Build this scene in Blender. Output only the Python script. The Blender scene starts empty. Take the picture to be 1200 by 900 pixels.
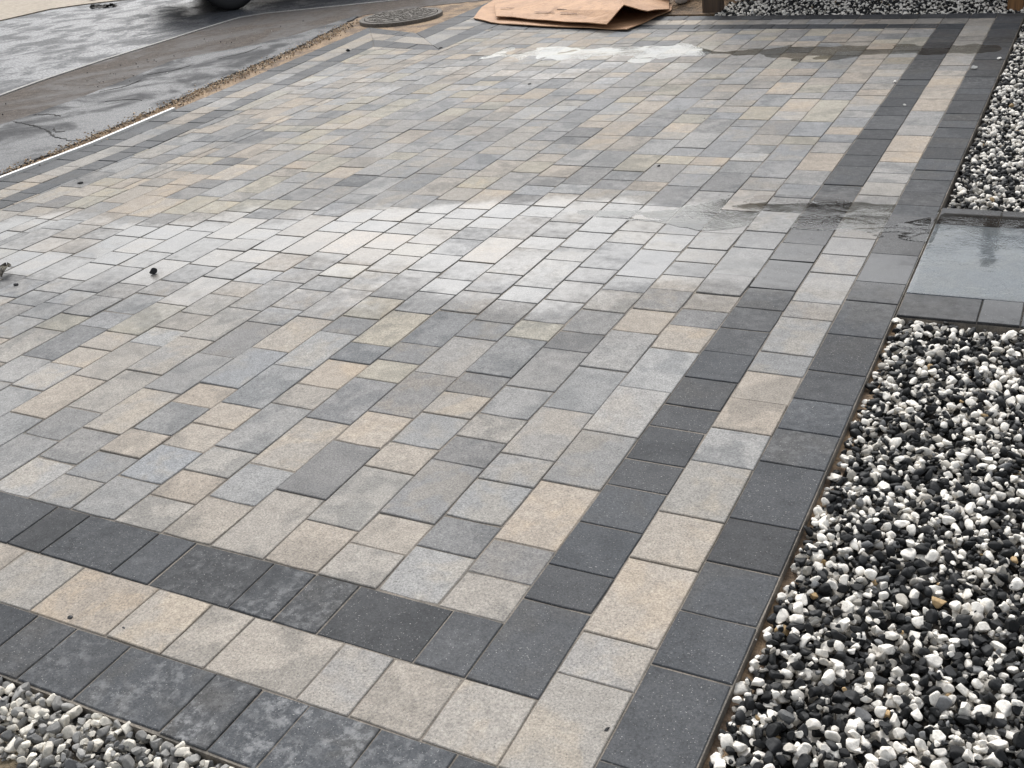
import bpy, bmesh, math, random
import numpy as np
from mathutils import Vector, Matrix, Euler

random.seed(11); rng = np.random.default_rng(7)
S = bpy.context.scene
U = 0.16                                   # one paver width in metres: plan coordinates below are in paver widths
COL = S.collection

# ------------------------------------------------------------------ camera
cam_d = bpy.data.cameras.new('camera'); cam = bpy.data.objects.new('camera', cam_d); COL.objects.link(cam)
S.camera = cam
cam_d.sensor_fit = 'HORIZONTAL'; cam_d.sensor_width = 36.0; cam_d.lens = 36.0 * 1245.72 / 1200.0
cam_d.clip_start = 0.05; cam_d.clip_end = 2000
_r = Vector((0.88528512, 0.45291455, -0.1055399)); _u = Vector((-0.13037913, 0.45956143, 0.87852409)); _f = Vector((-0.44639841, 0.7639841, -0.4658935))
_m = Matrix((_r, _u, -_f)).transposed().to_4x4(); _m.translation = Vector((5.7874365, -8.99, 9.05666)) * U
cam.matrix_world = _m

# ------------------------------------------------------------------ sky, sun, exposure
SUN_EL, SUN_AZ = math.radians(46), math.radians(-33)      # azimuth from +Y towards +X
W = bpy.data.worlds.new('World'); S.world = W; W.use_nodes = True
wn = W.node_tree; wn.nodes.clear()
sky = wn.nodes.new('ShaderNodeTexSky'); sky.sky_type = 'NISHITA'; sky.sun_disc = False
sky.sun_elevation = SUN_EL; sky.sun_rotation = SUN_AZ; sky.air_density = 1.5; sky.dust_density = 6.0; sky.ozone_density = 1.0
hs = wn.nodes.new('ShaderNodeHueSaturation'); hs.inputs['Saturation'].default_value = 0.24
bg = wn.nodes.new('ShaderNodeBackground'); bg.inputs['Strength'].default_value = 0.15
wo = wn.nodes.new('ShaderNodeOutputWorld')
wn.links.new(sky.outputs[0], hs.inputs['Color']); wb = wn.nodes.new('ShaderNodeMix'); wb.data_type = 'RGBA'; wb.blend_type = 'MULTIPLY'; wb.inputs[0].default_value = 1.0; wb.inputs[7].default_value = (0.98, 1.0, 1.03, 1)
wn.links.new(hs.outputs[0], wb.inputs[6]); wn.links.new(wb.outputs[2], bg.inputs['Color']); wn.links.new(bg.outputs[0], wo.inputs['Surface'])
sd = bpy.data.lights.new('sun', 'SUN'); sd.energy = 0.62; sd.angle = math.radians(28); sd.color = (1.0, 0.99, 0.97)
sun = bpy.data.objects.new('sun', sd); COL.objects.link(sun)
sun_dir = Vector((math.sin(SUN_AZ) * math.cos(SUN_EL), math.cos(SUN_AZ) * math.cos(SUN_EL), math.sin(SUN_EL)))
sun.rotation_euler = sun_dir.to_track_quat('Z', 'Y').to_euler(); sun.location = sun_dir * 30
S.view_settings.view_transform = 'Standard'; S.view_settings.look = 'None'; S.view_settings.gamma = 1.0
S.view_settings.use_curve_mapping = False; S.view_settings.exposure = 0.48
try:
    S.cycles.use_denoising = True; S.cycles.max_bounces = 6; S.cycles.transparent_max_bounces = 8
except Exception: pass

# ------------------------------------------------------------------ node helpers
class NT:
    def __init__(s, name):
        s.mat = bpy.data.materials.new(name); s.mat.use_nodes = True; s.t = s.mat.node_tree; s.t.nodes.clear()
    def put(s, sock, v):
        if isinstance(v, bpy.types.NodeSocket): s.t.links.new(v, sock)
        elif v is not None:
            try: sock.default_value = v
            except Exception: sock.default_value = (v[0], v[1], v[2], 1.0)
    def n(s, typ, ins=None, **pr):
        nd = s.t.nodes.new(typ)
        for k, v in pr.items(): setattr(nd, k, v)
        for k, v in (ins or {}).items(): s.put(nd.inputs[k], v)
        return nd
    def m(s, op, a, b=0.0, clamp=False): return s.n('ShaderNodeMath', {0: a, 1: b}, operation=op, use_clamp=clamp).outputs[0]
    def vm(s, op, a, b): return s.n('ShaderNodeVectorMath', {0: a, 1: b}, operation=op).outputs[0]
    def mr(s, v, a, b, c, d, smooth=True): return s.n('ShaderNodeMapRange', {0: v, 1: a, 2: b, 3: c, 4: d}, interpolation_type='SMOOTHSTEP' if smooth else 'LINEAR').outputs[0]
    def mix(s, f, a, b, mode='MIX'):
        nd = s.t.nodes.new('ShaderNodeMix'); nd.data_type = 'RGBA'; nd.blend_type = mode
        s.put(nd.inputs[0], f); s.put(nd.inputs[6], a); s.put(nd.inputs[7], b); return nd.outputs[2]
    def noise(s, vec, scale, detail=2.0, rough=0.5, dist=0.0): return s.n('ShaderNodeTexNoise', {'Vector': vec, 'Scale': scale, 'Detail': detail, 'Roughness': rough, 'Distortion': dist}).outputs['Fac']
    def pos(s): return s.n('ShaderNodeNewGeometry').outputs['Position']
    def bump(s, h, strength, dist): return s.n('ShaderNodeBump', {'Height': h, 'Strength': strength, 'Distance': dist}).outputs[0]
    def out(s, **ins):
        p = s.n('ShaderNodeBsdfPrincipled')
        for k, v in ins.items(): s.put(p.inputs[k.replace('_', ' ')], v)
        o = s.n('ShaderNodeOutputMaterial'); s.t.links.new(p.outputs[0], o.inputs[0]); return s.mat

def wetness(t):
    """how wet the paving is, from where the rain and hose water stands (plan position in paver widths)"""
    p = t.n('ShaderNodeVectorMath', {0: t.pos(), 'Scale': 1 / U}, operation='SCALE').outputs[0]
    sp = t.n('ShaderNodeSeparateXYZ', {0: p}); x, y = sp.outputs[0], sp.outputs[1]
    lf = t.m('MAXIMUM', t.m('SUBTRACT', t.m('MULTIPLY', x, -1.0), 1.0), 0.0)
    n1 = t.noise(p, 0.35, 3.0)
    ye = t.m('ADD', y, t.m('ADD', t.m('MULTIPLY', lf, 0.27), t.m('MULTIPLY', t.m('SUBTRACT', n1, 0.5), 4.5)))
    a = t.mr(ye, 6.5, 13.5, 0.0, 1.0)
    b = t.mr(ye, 16.0, 18.0, 1.0, 0.20)
    c = t.mr(ye, 28.5, 32.0, 0.0, 0.3)
    st = t.mr(t.noise(t.vm('MULTIPLY', p, (.35, 1.0, 1.0)), 0.55, 4.0, 0.6, 0.6), 0.36, 0.58, 0.62, 1.0)
    return t.m('MULTIPLY', t.m('MULTIPLY', a, st), t.m('MULTIPLY', t.m('ADD', b, c, True), t.mr(ye, 35.5, 38.0, 1.0, 0.3)), True)

def paver_mat(name, per_object, wet_gain=1.0, rough_dry=0.78):
    t = NT(name)
    if per_object:
        oi = t.n('ShaderNodeObjectInfo'); col, rnd, al = oi.outputs['Color'], oi.outputs['Random'], oi.outputs['Alpha']
    else:
        at = t.n('ShaderNodeAttribute', attribute_name='Col'); col = at.outputs['Color']; rnd = at.outputs['Alpha']; al = 0.0
    P0 = t.pos()
    off = t.n('ShaderNodeCombineXYZ', {0: t.m('MULTIPLY', rnd, 37.0), 1: t.m('MULTIPLY', rnd, 91.0), 2: t.m('MULTIPLY', rnd, 13.0)}).outputs[0]
    P = t.vm('ADD', P0, off)
    # two concrete mixes running into each other inside one block
    blend = t.mr(t.noise(P, 8.0, 3.0, 0.55, 0.4), 0.44, 0.62, 0.0, 1.0)
    warm = t.m('GREATER_THAN', t.m('FRACT', t.m('MULTIPLY', rnd, 17.3)), 0.55)
    alt = t.mix(warm, t.mix(1.0, col, (0.76, 0.775, 0.79, 1), 'MULTIPLY'), t.mix(1.0, col, (1.12, 1.07, 1.0, 1), 'MULTIPLY'))
    c = t.mix(t.m('MULTIPLY', blend, t.m('MULTIPLY_ADD', t.m('FRACT', t.m('MULTIPLY', rnd, 7.7)), 0.9)), col, alt)
    # aggregate speckle, pits, wear
    sp = t.noise(P, 210.0, 3.0, 0.7)
    c = t.mix(1.0, c, t.n('ShaderNodeCombineColor', {0: t.mr(sp, 0.3, 0.7, 0.62, 1.34, False), 1: t.mr(sp, 0.3, 0.7, 0.62, 1.34, False), 2: t.mr(sp, 0.3, 0.7, 0.64, 1.31, False)}).outputs[0], 'MULTIPLY')
    md = t.noise(P, 34.0, 4.0, 0.65)
    g = t.mr(md, 0.3, 0.72, 0.86, 1.12, False)
    c = t.mix(1.0, c, t.n('ShaderNodeCombineColor', {0: g, 1: g, 2: g}).outputs[0], 'MULTIPLY')
    pit = t.m('GREATER_THAN', t.noise(P, 330.0, 1.0), 0.69)
    c = t.mix(t.m('MULTIPLY', pit, 0.55), c, (0.03, 0.028, 0.026, 1))
    pit2 = t.mr(t.noise(t.vm('ADD', P, (1.7, 9.3, 4.4)), 120.0, 2.0, 0.6), 0.66, 0.72, 0.0, 0.6)
    c = t.mix(pit2, c, t.mix(1.0, c, (0.45, 0.44, 0.42, 1), 'MULTIPLY'))
    pale_fleck = t.m('GREATER_THAN', t.noise(t.vm('ADD', P, (5.1, 2.2, 7.7)), 300.0, 1.0), 0.725)  # pale grains scattered through the concrete
    c = t.mix(t.m('MULTIPLY', pale_fleck, 0.45), c, (0.6, 0.58, 0.55, 1))
    # lime bloom
    bl = t.m('MULTIPLY', t.mr(t.noise(P0, 34.0, 7.0, 0.74, 0.2), 0.45, 0.62, 0.0, 0.7), t.mr(t.noise(P0, 9.0, 3.0), 0.38, 0.58, 0.25, 1.0))
    if per_object: c = t.mix(t.m('MULTIPLY', bl, t.m('SUBTRACT', 1.0, al)), c, (0.42, 0.42, 0.42, 1))
    gr = t.mr(t.noise(P0, 1.6, 4.0, 0.6), 0.3, 0.7, 0.88, 1.08, False)
    c = t.mix(1.0, c, t.n('ShaderNodeCombineColor', {0: gr, 1: gr, 2: gr}).outputs[0], 'MULTIPLY')
    w = wetness(t)
    w = t.m('MULTIPLY', w, t.m('MULTIPLY_ADD', t.m('FRACT', t.m('MULTIPLY', rnd, 3.9)), 0.4), True)
    t.t.nodes[-1].inputs[2].default_value = 0.0
    dk = t.mr(w, 0.0, 0.6, 1.0, 0.55)
    c = t.mix(1.0, c, t.n('ShaderNodeCombineColor', {0: dk, 1: dk, 2: dk}).outputs[0], 'MULTIPLY')
    return t, c, sp, md, w, rnd

def finish_paver(t, c, sp, md, w, rnd, rough_dry):
    wv = t.m('ADD', w, t.m('MULTIPLY', t.m('SUBTRACT', md, 0.5), 0.35), True)
    rough = t.mr(wv, 0.05, 0.8, rough_dry, 0.13)
    h = t.m('ADD', t.m('MULTIPLY', sp, 0.6), t.m('MULTIPLY', md, 0.5))
    nb = t.bump(h, t.mr(w, 0.1, 0.75, 0.42, 0.10), 0.0022)
    p = t.out(Base_Color=c, Roughness=rough, Normal=nb, IOR=1.42)
    b_ = [n for n in t.t.nodes if n.type == 'BSDF_PRINCIPLED'][0]; t.put(b_.inputs['Specular IOR Level'], t.mr(wv, 0.15, 0.7, 0.16, 0.55)); return p

def mk_paver(name, per_object, rd=0.78):
    t, c, sp, md, w, rnd = paver_mat(name, per_object)
    return finish_paver(t, c, sp, md, w, rnd, rd)

MAT = {}
MAT['paver'] = mk_paver('concrete_block', True)
MAT['paver_attr'] = mk_paver('concrete_block_far', False)
MAT['charcoal'] = mk_paver('charcoal_block', True, 0.6)

def simple(name, col, rough, scale=40.0, amp=0.35, bump=0.3, bdist=0.004, col2=None, s2=3.0, spec=None):
    t = NT(name); P = t.pos()
    a = t.noise(P, scale, 4.0, 0.65); b = t.noise(P, s2, 4.0, 0.6)
    f = t.m('MULTIPLY', t.mr(a, 0.28, 0.72, 1 - amp, 1 + amp, False), t.mr(b, 0.3, 0.7, 0.85, 1.15, False))
    base = col + (1,) if col2 is None else t.mix(t.mr(b, 0.4, 0.6, 0, 1), col + (1,), col2 + (1,))
    c = t.mix(1.0, base, t.n('ShaderNodeCombineColor', {0: f, 1: f, 2: f}).outputs[0], 'MULTIPLY')
    return t.out(Base_Color=c, Roughness=rough, Normal=t.bump(a, bump, bdist))

MAT['joint_sand'] = simple('joint_sand', (0.23, 0.20, 0.165), 0.9, 260, 0.5, 0.5, 0.003, (0.12, 0.108, 0.092), 6.0)
MAT['sand'] = simple('building_sand', (0.33, 0.23, 0.14), 0.9, 60, 0.5, 0.8, 0.012, (0.15, 0.105, 0.07), 6.0)
MAT['soil'] = simple('soil', (0.12, 0.085, 0.055), 0.95, 60, 0.6, 0.8, 0.02, (0.19, 0.125, 0.07), 6.0)
MAT['verge'] = simple('dry_verge', (0.20, 0.155, 0.095), 0.95, 55, 0.6, 0.8, 0.02, (0.11, 0.095, 0.06), 9.0)
MAT['ground'] = simple('ground', (0.16, 0.14, 0.10), 0.95, 8, 0.4, 0.5, 0.02, (0.10, 0.11, 0.06), 1.0)
MAT['far_verge'] = simple('far_pavement', (0.32, 0.265, 0.20), 0.8, 20, 0.3, 0.4, 0.01, (0.30, 0.25, 0.19), 2.0)
MAT['concrete'] = simple('weathered_concrete', (0.30, 0.29, 0.27), 0.75, 70, 0.35, 0.5, 0.004, (0.22, 0.21, 0.20), 6.0)
MAT['dark_concrete'] = simple('dirty_concrete', (0.14, 0.123, 0.105), 0.85, 70, 0.5, 0.7, 0.006, (0.12, 0.108, 0.092), 9.0)
MAT['black_lump'] = simple('black_lump', (0.015, 0.015, 0.017), 0.45, 200, 0.3, 0.3, 0.002)
MAT['white_plastic'] = simple('white_plastic', (0.78, 0.77, 0.74), 0.45, 60, 0.08, 0.05, 0.001)
MAT['tyre'] = simple('tyre_rubber', (0.012, 0.012, 0.013), 0.7, 300, 0.3, 0.3, 0.001)
MAT['rim'] = simple('alloy_rim', (0.35, 0.35, 0.36), 0.35, 100, 0.05, 0.0, 0.001)
MAT['car_paint'] = simple('black_car_paint', (0.012, 0.012, 0.014), 0.18, 30, 0.05, 0.0, 0.001)
MAT['glass'] = simple('dark_glass', (0.01, 0.012, 0.014), 0.06, 10, 0.02, 0.0, 0.001)
MAT['lamp_lens'] = simple('lamp_lens', (0.35, 0.36, 0.38), 0.15, 60, 0.1, 0.1, 0.001)
MAT['pale_rock'] = simple('pale_rock', (0.50, 0.45, 0.40), 0.8, 45, 0.2, 0.6, 0.006, (0.40, 0.37, 0.34), 14.0)
MAT['kraft_print'] = simple('printing_ink', (0.10, 0.05, 0.03), 0.8, 150, 0.5, 0.0, 0.001)
MAT['dead_leaf'] = simple('dead_leaf', (0.20, 0.18, 0.13), 0.7, 90, 0.5, 0.5, 0.002, (0.07, 0.06, 0.05), 40.0)
MAT['dark_red'] = simple('dark_red', (0.22, 0.03, 0.03), 0.6, 60, 0.2, 0.2, 0.002)
MAT['leaf_litter'] = simple('leaf_litter', (0.05, 0.045, 0.04), 0.8, 60, 0.5, 0.8, 0.01)

def m_kraft():
    t = NT('kraft_cardboard'); P = t.pos()
    n = t.noise(P, 5.0, 4.0, 0.6); fl = t.noise(t.vm('MULTIPLY', P, (40, 40, 300)), 3.0, 2.0)
    c = t.mix(t.mr(n, 0.35, 0.65, 0, 1), (0.49, 0.285, 0.155, 1), (0.39, 0.22, 0.118, 1))
    c = t.mix(t.mr(t.noise(P, 22.0, 5.0, 0.7), 0.50, 0.72, 0.0, 0.6), c, (0.24, 0.135, 0.07, 1))
    return t.out(Base_Color=c, Roughness=0.75, Normal=t.bump(t.m('ADD', n, t.m('ADD', t.m('MULTIPLY', fl, 0.15), t.m('MULTIPLY', t.noise(P, 11.0, 5.0, 0.6, 1.2), 0.8))), 0.7, 0.014))
MAT['kraft'] = m_kraft()

def m_wood(name, c1, c2):
    t = NT(name); tc = t.n('ShaderNodeTexCoord').outputs['Object']; oi = t.n('ShaderNodeObjectInfo').outputs['Random']
    P = t.vm('ADD', tc, t.n('ShaderNodeCombineXYZ', {0: t.m('MULTIPLY', oi, 9.0), 1: t.m('MULTIPLY', oi, 5.0), 2: oi}).outputs[0])
    g1 = t.noise(t.vm('MULTIPLY', P, (60, 60, 2.5)), 1.0, 5.0, 0.65, 0.6)
    c = t.mix(t.mr(g1, 0.3, 0.7, 0, 1), c1 + (1,), c2 + (1,))
    return t.out(Base_Color=c, Roughness=0.75, Normal=t.bump(g1, 0.5, 0.004))
MAT['wood'] = m_wood('fence_timber', (0.20, 0.105, 0.05), (0.11, 0.06, 0.032))
MAT['post_wood'] = m_wood('post_timber', (0.30, 0.15, 0.055), (0.14, 0.07, 0.03))
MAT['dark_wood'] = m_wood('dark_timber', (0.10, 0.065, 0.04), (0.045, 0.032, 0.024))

def m_stone():
    t = NT('gravel_stone'); P = t.pos()
    col = t.n('ShaderNodeAttribute', attribute_name='Col').outputs['Color']
    a = t.noise(P, 160, 3.0, 0.6); b = t.noise(P, 60, 4.0, 0.6)
    f = t.m('MULTIPLY', t.mr(a, 0.3, 0.7, 0.82, 1.15, False), t.mr(b, 0.3, 0.7, 0.8, 1.12, False))
    c = t.mix(1.0, col, t.n('ShaderNodeCombineColor', {0: f, 1: f, 2: t.m('MULTIPLY', f, 0.99)}).outputs[0], 'MULTIPLY')
    return t.out(Base_Color=c, Roughness=t.mr(b, 0.3, 0.7, 0.5, 0.8), Specular_IOR_Level=0.3, Normal=t.bump(a, 0.4, 0.003))
MAT['stone'] = m_stone()

def m_asphalt(name, c1, c2, wlo, whi, agg=150.0, patch=1.1, relief=0.5, stretch=(1, 1, 1), spec=(.40, .22)):
    """tarmac: wlo/whi = roughness where rain stands and where it has drained"""
    t = NT(name); P = t.pos(); Q = t.vm('MULTIPLY', P, stretch)
    a = t.noise(P, agg, 2.0, 0.7); b = t.noise(Q, patch, 5.0, 0.62, 0.5); d = t.noise(P, 18.0, 4.0, 0.6)
    w = t.mr(b, 0.36, 0.62, 0.0, 1.0)
    c = t.mix(w, c2 + (1,), c1 + (1,))
    f = t.m('MULTIPLY', t.mr(a, 0.3, 0.7, 0.55, 1.5, False), t.mr(d, 0.3, 0.7, 0.8, 1.2, False))
    c = t.mix(1.0, c, t.n('ShaderNodeCombineColor', {0: f, 1: f, 2: f}).outputs[0], 'MULTIPLY')
    r = t.m('ADD', t.mr(w, 0, 1, whi, wlo), t.mr(a, 0.35, 0.7, 0.0, 0.32), True)
    sl = t.mr(w, 0, 1, spec[1], spec[0])
    return t.out(Specular_IOR_Level=sl, Base_Color=c, Roughness=r, Normal=t.bump(t.m('ADD', t.m('ADD', a, t.m('MULTIPLY', d, 0.8)), t.m('MULTIPLY', t.noise(Q, 3.5, 4.0, 0.6, 1.0), 6.0)), t.mr(w, 0, 1, relief, relief * 0.4), 0.004))
MAT['road'] = m_asphalt('wet_road_asphalt', (0.038, 0.042, 0.05), (0.05, 0.052, 0.056), 0.30, 0.52, 45.0, 3.0, 0.9)
MAT['footway'] = m_asphalt('patched_footway_asphalt', (0.035, 0.037, 0.042), (0.05, 0.05, 0.052), 0.40, 0.68, 120.0, 1.8, 0.6, (1, 1, 1), (.38, .15))
MAT['brown_footway'] = m_asphalt('brown_footway_asphalt', (0.072, 0.064, 0.060), (0.108, 0.092, 0.080), 0.6, 0.85, 80.0, 1.6, 0.9, (1, 1, 1), (.2, .1))
MAT['crack'] = simple('crack_dirt', (0.012, 0.011, 0.010), 0.9, 80, 0.4, 0.4, 0.003)

def m_water(name='standing_water', rip=1.0):
    t = NT(name); P = t.pos()
    r1 = t.noise(t.vm('MULTIPLY', P, (1.0, 1.6, 1.0)), 55.0, 2.0, 0.5, 0.9)
    r2 = t.noise(P, 9.0, 2.0, 0.5, 0.6)
    amt = t.mr(t.noise(P, 4.0, 2.0), 0.40, 0.60, 0.10, 1.6)
    nb = t.bump(t.m('ADD', t.m('MULTIPLY', t.m('MULTIPLY', r1, amt), 0.35), t.m('MULTIPLY', r2, 0.9)), 0.5 * rip, 0.006)
    fr = t.n('ShaderNodeFresnel', {'IOR': 1.33, 'Normal': nb}).outputs[0]
    tr = t.n('ShaderNodeBsdfTransparent', {'Color': (0.86, 0.88, 0.87, 1)}); gl = t.n('ShaderNodeBsdfGlossy', {'Color': (1, 1, 1, 1), 'Roughness': 0.05, 'Normal': nb})
    mx = t.n('ShaderNodeMixShader', {0: fr, 1: tr.outputs[0], 2: gl.outputs[0]})
    o = t.n('ShaderNodeOutputMaterial'); t.t.links.new(mx.outputs[0], o.inputs[0]); return t.mat
MAT['water'] = m_water(); MAT['calm_water'] = m_water('calm_water', 0.22)

# ------------------------------------------------------------------ object helpers
def tag(o, label=None, cat=None, group=None, kind=None):
    if label: o['label'] = label
    if cat: o['category'] = cat
    if group: o['group'] = group
    if kind: o['kind'] = kind
    return o
def link(name, me, mat=None, parent=None):
    o = bpy.data.objects.new(name, me); COL.objects.link(o)
    if mat is not None and me is not None and not me.materials: me.materials.append(MAT[mat] if isinstance(mat, str) else mat)
    if parent is not None: o.parent = parent
    return o
def empty(name, loc=(0, 0, 0), rz=0.0):
    o = bpy.data.objects.new(name, None); COL.objects.link(o); o.location = loc; o.rotation_euler = (0, 0, rz); o.empty_display_size = 0.1; return o
def from_pd(name, v, f):
    me = bpy.data.meshes.new(name); me.from_pydata([tuple(a) for a in v], [], [tuple(a) for a in f]); me.validate(); me.update(); return me
def sheet(name, pts, z, thick=0.03):
    """closed slab from a plan polygon (paver widths), top at z metres"""
    n = len(pts); v = [(x * U, y * U, z) for x, y in pts] + [(x * U, y * U, z - thick) for x, y in pts]
    a = sum(pts[i][0] * pts[(i + 1) % n][1] - pts[(i + 1) % n][0] * pts[i][1] for i in range(n))
    idx = list(range(n)) if a > 0 else list(range(n))[::-1]
    f = [idx, [i + n for i in idx[::-1]]] + [[idx[i], idx[i] + n, idx[(i + 1) % n] + n, idx[(i + 1) % n]] for i in range(n)]
    return from_pd(name, v, f)
def bm_box(bm, c, s, rz=0.0, bevel=0.0):
    r = bmesh.ops.create_cube(bm, size=1.0); vs = r['verts']
    bmesh.ops.scale(bm, vec=s, verts=vs)
    if bevel: bmesh.ops.bevel(bm, geom=[e for e in {e for v in vs for e in v.link_edges}], offset=bevel, segments=2, affect='EDGES'); 
    vs = [v for v in bm.verts if not v.tag]
    bmesh.ops.rotate(bm, cent=(0, 0, 0), matrix=Matrix.Rotation(rz, 3, 'Z'), verts=vs); bmesh.ops.translate(bm, vec=c, verts=vs)
    for v in vs: v.tag = True
def box_obj(name, c, s, mat, parent=None, rz=0.0, bevel=0.004):
    bm = bmesh.new(); bm_box(bm, (0, 0, 0), s, 0.0, bevel); me = bpy.data.meshes.new(name); bm.to_mesh(me); bm.free()
    o = link(name, me, mat, parent); o.location = c; o.rotation_euler = (0, 0, rz); return o

# ------------------------------------------------------------------ ground, road, footway
tag(link('ground', sheet('ground', [(-1500, -1200), (1500, -1200), (1500, 1800), (-1500, 1800)], -0.075, 0.5), 'ground'), 'earth under and around the driveway', 'ground', kind='structure')

KERB = [(-40.2, -40), (-40.4, 10), (-40.9, 25.4), (-41.5, 28.6), (-41.9, 33), (-42.0, 37), (-42.2, 41.5), (-42.2, 45.0), (-41.2, 46.2), (-39.0, 47.0), (-34.5, 48.9), (-28, 51.6), (-15, 57), (60, 88)]
def offs(poly, d):
    out = []
    for i, p in enumerate(poly):
        a = Vector(poly[max(i - 1, 0)]); b = Vector(poly[min(i + 1, len(poly) - 1)]); t = (b - a).normalized(); n = Vector((-t.y, t.x)); out.append((p[0] + n.x * d, p[1] + n.y * d))
    return out
def dense(poly, step=0.8, jit=0.0, seed=1):
    rr = random.Random(seed); out = []
    for a, b in zip(poly[:-1], poly[1:]):
        L = math.dist(a, b); n = max(1, min(400, int(L / step)))
        for i in range(n):
            s = i / n; out.append((a[0] + (b[0] - a[0]) * s + rr.uniform(-jit, jit), a[1] + (b[1] - a[1]) * s + rr.uniform(-jit, jit)))
    out.append(poly[-1]); return out
def strip(name, left, right, z, thick=0.03):
    n = len(left); v = [(x * U, y * U, z) for x, y in left] + [(x * U, y * U, z) for x, y in right]
    v += [(x, y, z - thick) for x, y, _ in v]
    f = []
    for i in range(n - 1):
        f += [[i, n + i, n + i + 1, i + 1], [2 * n + i, 2 * n + i + 1, 3 * n + i + 1, 3 * n + i], [i, i + 1, 2 * n + i + 1, 2 * n + i], [n + i, 3 * n + i, 3 * n + i + 1, n + i + 1]]
    me = from_pd(name, v, f); bm = bmesh.new(); bm.from_mesh(me); bmesh.ops.recalc_face_normals(bm, faces=bm.faces); bm.to_mesh(me); bm.free(); return me
kd = dense(KERB, 1.0)
FARROAD = [(-66, -60), (-66.5, 10), (-67.5, 45), (-67, 51.5), (-65, 53.3), (-62, 54.8), (-50, 60), (-20, 72), (60, 105)]
tag(link('road', sheet('road', kd[::-1] + [(-40.2, -80), (-66, -80)] + FARROAD + [(60, 88)] if False else offs(kd, 0.3)[::-1] + FARROAD, -0.022, 0.04), 'road'), 'wet grey asphalt road beyond the footway', 'road', kind='structure')
tag(link('far_pavement', sheet('far_pavement', [(a[0] - 0.02, a[1] + 0.02) for a in FARROAD] + [(60, 200), (-200, 200), (-200, -60)], -0.010, 0.05), 'far_verge'), 'buff surface across the road', 'pavement', kind='structure')
# kerb: a narrow pale concrete lip with a dark open joint before it
kb = link('kerb', strip('kerb', offs(kd, 0.30), offs(kd, 0.05), -0.006, 0.05), 'concrete'); tag(kb, 'narrow flush concrete kerb along the wet road', 'kerb', kind='structure')
cj = link('kerb_joint', strip('kerb_joint', offs(kd, 0.05), offs(kd, -0.12), -0.020, 0.03), 'crack', kb)
EDGE_F = [(-27.6, -40), (-27.6, 10), (-27.85, 14.8), (-28.1, 17.3), (-28.5, 20.7), (-28.75, 23.3), (-29.3, 26.4), (-29.9, 30), (-30.6, 35.7), (-31.7, 40.8), (-32.6, 44.5), (-29.5, 47.0), (-25.5, 48.8), (60, 84)]
PATCH = [(-35.2, -40), (-35.2, 15), (-35.1, 20.8), (-35.0, 22.3), (-35.2, 25.6), (-35.9, 29.5), (-36.6, 33), (-34.2, 36.4), (-33.2, 39.2), (-32.9, 44.3)]
pd_ = dense(PATCH, 0.35, 0.07, 3); ed = dense(EDGE_F, 0.4, 0.12, 4)
tag(link('footway', sheet('footway', offs(kd, -0.12)[::-1] + ed, -0.009, 0.05), 'brown_footway'), 'brown worn tarmac footway beside the road', 'footway', kind='structure')
i_end = min(range(len(ed)), key=lambda i: math.dist(ed[i], (-32.6, 44.0)))
fp = tag(link('footway_patch', sheet('footway_patch', pd_ + [(x - 0.05, y) for x, y in ed[:i_end + 1][::-1]], -0.002, 0.02), 'footway'), 'smooth dark tarmac repair in the footway', 'footway', kind='structure')
def crack(pts, w, z, seed):
    d = dense(pts, 0.10, 0.06, seed); rr = random.Random(seed); n = len(d); L, R = [], []
    for i, p in enumerate(d):
        a, b = d[max(i - 1, 0)], d[min(i + 1, n - 1)]; t = Vector((b[0] - a[0], b[1] - a[1])).normalized()
        ww = .6 * w * (0.2 + 1.3 * rr.random() ** 2) * min(1, 4 * i / n + .2, 4 * (n - 1 - i) / n + .2)
        L.append((p[0] - t.y * ww, p[1] + t.x * ww)); R.append((p[0] + t.y * ww, p[1] - t.x * ww))
    link('crack', strip('crack', L, R, z, 0.002), 'crack', fp)
crack([(-34.9, 21.25), (-33.3, 20.85), (-31.6, 20.2), (-30.3, 19.4), (-29.0, 19.0), (-28.2, 18.95)], 0.07, 0.0005, 1)
crack([(-34.8, 22.3), (-33.8, 22.45), (-33.0, 22.2)], 0.06, 0.0005, 2)
crack([(-31.6, 20.6), (-30.9, 20.0), (-30.4, 20.1)], 0.06, 0.0005, 3)
crack([(-35.3, 29.5), (-34.9, 30.0), (-34.4, 30.5), (-34.2, 31.6)], 0.06, 0.0005, 4)
crack([(-32.9, 24.6), (-31.9, 25.1), (-30.9, 24.9)], 0.05, 0.0005, 5)
crack([(-35.0, 26.2), (-34.4, 27.4), (-34.6, 28.6)], 0.05, 0.0005, 6)
crack([(-33.6, 33.0), (-33.0, 34.5), (-33.2, 36.0)], 0.05, 0.0005, 7)

# sand left along the paving edge
oe_line = [(-27.15, -3.2), (-27.15, 18.5), (-29.4, 40.5), (-25.2, 38.6), (-25.6, 47.5)]
tag(link('sand', sheet('sand', [(-27.0, -6), (-27.0, 18.5), (-29.0, 39.8), (-25.0, 38.4), (-25.2, 47.6), (-24.5, 48.9), (-29.5, 47.9), (-33.2, 45.0), (-33.2, 40), (-31.5, 30), (-29.5, 20), (-28.4, 10), (-28.4, -6)], -0.012, 0.05), 'sand'), 'orange building sand spilt along the paving edge', 'sand', kind='structure')
tag(link('soil', sheet('soil', [(-25.0, 42.9), (-10.6, 41.9), (-9.9, 43.2), (-9.9, 52), (-25.2, 48.9)], -0.004, 0.05), 'soil'), 'bare brown soil behind the driveway', 'soil', kind='structure')

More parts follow.
